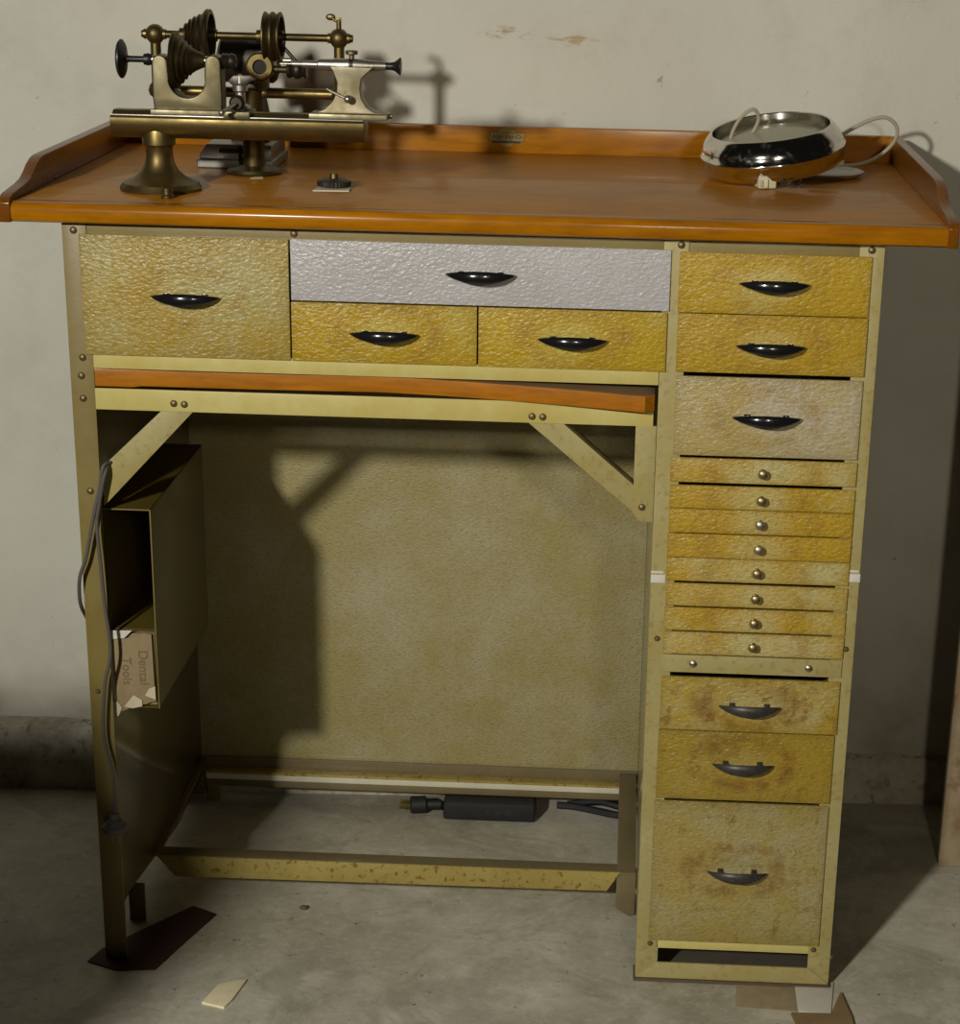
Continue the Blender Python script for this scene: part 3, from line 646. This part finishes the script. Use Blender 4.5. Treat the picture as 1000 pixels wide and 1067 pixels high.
# ------------------------------------------------------------------ small loose pieces on the desktop
PW = plain('white_paper', (.62, .58, .46), .8, 0, .08)
BS = thing('brass_screw', (.1100, .036, ZS), 'small round brass screw cap standing at the front edge of the desktop', 'screw')
MB().lathe((.1100, .036, ZS), (0, 0, 1), [(0, 0), (0, .0065), (.0015, .0068), (.0035, .0060), (.0045, .0048), (.0085, .0048), (.0090, .0052), (.0110, .0052), (.0115, .0045), (.0115, 0)], 28).build('cap', M['brass'], BS)
pa = MB(); pa.prism([(.2590, .118), (.3000, .122), (.2970, .178), (.2620, .174)], 'z', ZS, ZS + .0012, 0)
tag(pa.build('paper_slip', PW), 'small white paper slip lying on the desktop under a dark knurled nut', 'paper')
KN = thing('knurled_nut', (.279, .150, ZS + .0012), 'dark knurled round nut with a brass centre, lying on a white paper slip', 'nut')
kn = MB(); t = bmesh.new(); n = 64; z_ = ZS + .0012
lv = [(.0, .0150, 0), (.0015, .0190, 1), (.0070, .0190, 1), (.0090, .0150, 0), (.0100, .0060, 0)]
rings = [[t.verts.new((.279 + (r_ + (.0007 if (k % 2 and kk) else 0)) * math.cos(2 * math.pi * k / n), .150 + (r_ + (.0007 if (k % 2 and kk) else 0)) * math.sin(2 * math.pi * k / n), z_ + h_)) for k in range(n)] for h_, r_, kk in lv]
for A, C in zip(rings, rings[1:]):
    for k in range(n): t.faces.new((A[k], A[(k + 1) % n], C[(k + 1) % n], C[k]))
t.faces.new(rings[0]); t.faces.new(rings[-1]); bmesh.ops.recalc_face_normals(t, faces=t.faces[:]); kn.add(t)
kn.build('knurled_ring', M['iron'], KN)
MB().lathe((.279, .150, z_ + .0095), (0, 0, 1), [(0, 0), (0, .0055), (.003, .0050), (.0055, .0048), (.006, .004), (.006, 0)], 24).build('centre_bush', M['brass'], KN)
tag(MB().prism([(.1710, .205), (.1860, .208), (.1830, .222), (.1740, .220)], 'z', ZS, ZS + .0010, 0).build('paper_scrap', plain('tan_paper', (.42, .34, .17), .8)), 'tiny tan paper scrap at the foot of the countershaft column', 'paper')

# ------------------------------------------------------------------ chrome ring lamp
def chrome():
    n = N('pitted_chrome'); f = n.ramp(n.noise(55, 5, .7), [(.5, 0), (.72, 1)])
    return n.done(n.mix(n.math('MULTIPLY', f, .5), (.70, .68, .64), (.40, .33, .22)), n.math('ADD', n.math('MULTIPLY', f, .25), .09), 1)
M['chrome'] = chrome()
LC = Vector((.795, .318, ZS))
LA = thing('ring_lamp', tuple(LC), 'round polished chrome lamp head lying tilted on the right of the desktop', 'lamp')
ax = Matrix.Rotation(R(7.0), 3, 'X') @ Matrix.Rotation(R(-8.0), 3, 'Y')
d = ax @ Vector((0, 0, 1)); o0 = LC + Vector((0, 0, .0172))
k_ = .915
hp = [(-.001, .040), (-.001, .0860), (.001, .0905), (.004, .0930), (.009, .0940), (.0190, .0943), (.0205, .0960), (.0225, .0968), (.0245, .0960), (.0260, .0938), (.0320, .0930), (.0380, .0905), (.0430, .0870), (.0470, .0835), (.0495, .0815), (.0505, .0795), (.0495, .0780), (.0450, .0778), (.0400, .0770), (.0300, .0770), (.0200, .0770), (.0100, .0740), (.006, .040)]
MB().lathe(o0, d, [(a * .94, b * k_) for a, b in hp], 96, closed=True).build('chrome_housing', M['chrome'], LA, angle=50)
MB().lathe(o0, d, [(.018, 0), (.018, .0760 * k_), (.034, .0700 * k_), (.0385, .0560 * k_), (.0405, .0300 * k_), (.0410, 0)], 64).build('frosted_lens', plain('dusty_frosted_lens', (.33, .31, .21), .45, 0, .1, 30, coat=.3), LA, angle=60)
br = MB(); br.tube([(.800, .232, ZS + .013), (.806, .232, ZS + .006), (.811, .233, ZS + .010), (.819, .236, ZS + .006), (.826, .245, ZS + .017)], .0015, sub=4); br.box(.790, .812, .238, .262, ZS + .010, ZS + .0160, .001)
br.build('bracket', M['iron'], LA)
# cords of the lamp
cc = plain('cream_flex', (.36, .32, .22), .55)
MB().tube([(.742, .318, .966), (.740, .318, .982), (.745, .318, 1.000), (.755, .317, 1.015), (.7665, .318, 1.0215), (.7735, .322, 1.012), (.7700, .326, .998), (.7600, .330, .984), (.7500, .332, .976), (.7470, .335, .968)], .0023).build('flex', cc, LA)
MB().tube([(.868, .400, .975), (.881, .425, .979), (.902, .430, .991), (.919, .430, 1.000), (.939, .430, 1.0045), (.953, .432, .996), (.9565, .434, .983), (.950, .438, .968), (.935, .442, .954), (.917, .444, .945), (.898, .445, .9415), (.880, .440, .9412), (.860, .42, .9412), (.83, .38, .9412), (.80, .30, .9412), (.789, .262, .9420), (.786, .252, .944)], .0024).build('flex', cc, LA)
pg = MB(); pg.box(.7700, .7920, .232, .254, ZS + .0006, ZS + .0150, .0025, 3, rot=Matrix.Rotation(R(12), 3, 'Z')); pg.box(.7785, .7835, .229, .240, ZS + .0020, ZS + .0125, .001, 2)
pg.build('flex_plug', plain('ivory_plug', (.55, .50, .36), .45), LA)
pg = MB(); pg.box(.7735, .7775, .2290, .2340, ZS + .0030, ZS + .0110, .0004).build('plug_face', plain('ivory_plug_shade', (.40, .35, .22), .5), LA)
DS = MB().lathe((.858, .362, ZS), (0, 0, 1), [(0, 0), (0, .040), (.002, .046), (.006, .0515), (.0075, .0520), (.0078, .0510), (.0050, .044), (.0040, .036), (.0040, 0)], 64).build('metal_saucer', metal('dull_aluminium', (.40, .39, .36), (.30, .28, .24), .35))
tag(DS, 'shallow dull metal saucer under the right side of the chrome lamp', 'saucer')
MB().cyl((.845, .350, .9560), (.8830, .345, .9565), .0038).build('lamp_socket', plain('ivory_tube', (.56, .52, .38), .5), LA)

# ------------------------------------------------------------------ things on the floor
tag(MB().prism([(.1410, -.0985), (.1530, -.0560), (.1760, -.0440), (.1850, -.0420), (.1760, -.0900), (.1700, -.1080)], 'z', 0, .003, .0004).build('cream_paper_scrap', plain('cream_paper', (.85, .76, .50), .8)), 'cream folded paper scrap lying alone on the bare floor in front of the bench', 'paper')
tag(MB().prism([(.7820, -.0560), (.7860, .012), (.8560, .006), (.8560, -.0600)], 'z', .0, .0012, .0002).build('cardboard_shim', plain('tan_card', (.33, .26, .15), .85, 0, .3, 60)), 'tan cardboard piece sticking out from under the drawer pedestal', 'cardboard')
tag(MB().prism([(.8575, -.0600), (.8570, .006), (.9060, .012), (.8960, -.0640)], 'z', .0, .0018, .0002).build('white_card', plain('white_card', (.58, .55, .47), .8, 0, .12)), 'white card corner sticking out from under the right front of the drawer pedestal', 'card')
tag(MB().prism([(.8480, -.0680), (.8960, -.0665), (.9120, -.0150), (.9200, -.0700), (.9230, -.1400), (.8600, -.1350)], 'z', 0, .0045, .0004).build('wooden_wedge', plain('raw_wood_wedge', (.25, .17, .08), .8, 0, .3, 40)), 'thin brown wooden wedge on the floor in front of the white card', 'wood wedge')
tag(MB().prism([(-.0200, -.0120), (-.0100, .020), (.0800, .140), (.1150, .120), (.0850, .030), (.0680, -.0250), (.0200, -.0300)], 'z', 0, .0018, .0003).build('red_cardboard', plain('dark_red_cardboard', (.05, .018, .013), .8, 0, .3, 40)), 'dark red flat cardboard under the left front leg of the bench', 'cardboard')

PS = thing('power_strip', (.447, .440, 0), 'black power strip with round sockets lying on the floor behind the foot rail', 'power strip')
M['blackp'] = plain('black_plastic', (.009, .009, .010), .6)
rt = Matrix.Rotation(R(3), 3, 'Z')
MB().box(.3820, .5150, .424, .468, .001, .0290, .006, 3).build('strip_body', M['blackp'], PS)
q = MB()
for i in range(6): q.cyl((.402 + i * .0150, .4236, .0160), (.402 + i * .0150, .4255, .0160), .0020 + .0006 * i)
q.build('sockets', M['dark'], PS)
q = MB(); q.cyl((.3560, .447, .014), (.3330, .443, .014), .0125).cyl((.378, .449, .014), (.355, .447, .014), .0075)
q.build('strip_plug', M['blackp'], PS)
MB().box(.318, .334, .4370, .4385, .010, .0180, .0003).box(.318, .334, .4460, .4475, .012, .0200, .0003).build('plug_prongs', M['brass'], PS)
BC = MB().tube([(.545, .478, .006), (.570, .473, .007), (.600, .462, .007), (.625, .452, .007), (.650, .448, .007)], .0055).tube([(.560, .482, .006), (.600, .474, .016), (.630, .462, .016), (.655, .455, .012)], .0050)
tag(BC.build('black_cable', M['blackp']), 'thick black cable on the floor near the rear right corner of the kneehole', 'cable')
for i, (x, y, r_, cc_, lb) in enumerate(((.302, .276, .0045, (.30, .29, .25), 'small pale pebble on the floor inside the ring frame, left of centre'), (.418, .196 + .07, .0040, (.09, .06, .03), 'tiny brown crumb on the floor inside the ring frame, right of the pale pebble'), (.225, .145, .0045, (.10, .085, .06), 'small dark pebble on the floor just in front of the foot rail, at left'))):
    p = MB().ball((x, y, r_ * .6), r_, (1.2, .9, .7), 10)
    for v in p.b.verts: v.co += noise.noise_vector(v.co * 400) * r_ * .25
    tag(p.build('pebble' if i != 1 else 'crumb', plain('grit_%d' % (i + 1), cc_, .9)), lb, 'pebble' if i != 1 else 'crumb')

# plywood sheet standing at the right edge of the picture
PB = MB().box(1.0800, 1.40, .340, .356, .001, 1.10, .002, 2)
def ply():
    n = N('rust_stained_board'); a = n.noise(9, 5, .7); b = n.noise(30, 4, .7)
    c = n.mix(n.ramp(a, [(.4, 0), (.65, 1)]), (.24, .17, .09), (.34, .28, .19))
    c = n.mix(n.math('MULTIPLY', n.ramp(b, [(.5, 0), (.66, 1)]), .7), c, (.16, .07, .02))
    return n.done(c, .7, 0, n.bump(b, .2, .002))
tag(PB.build('plywood_sheet', ply()), 'brown stained upright board standing on the floor at the right edge', 'board')

# unseen cabinet-shaped block, added to shade the lower left of the bench
SC = thing('added_shade_block', (-.52, -1.15, 0), 'added brown cabinet-shaped shade blocker left of the camera, out of view', 'cabinet')
cabm = wood('shade_block_wood', (.16, .09, .04), (.12, .065, .03), coat=.2)
MB().box(-.98, -.285, -1.40, -1.15, .03, .935, .003).build('body', cabm, SC)
MB().box(-.96, -.606, -1.412, -1.398, .06, .90, .003).build('shade_block_door', cabm, SC)
MB().box(-.600, -.305, -1.412, -1.398, .06, .90, .003).build('shade_block_door', cabm, SC)
MB().box(-.96, -.305, -1.38, -1.17, 0, .031, .001).build('plinth', cabm, SC)
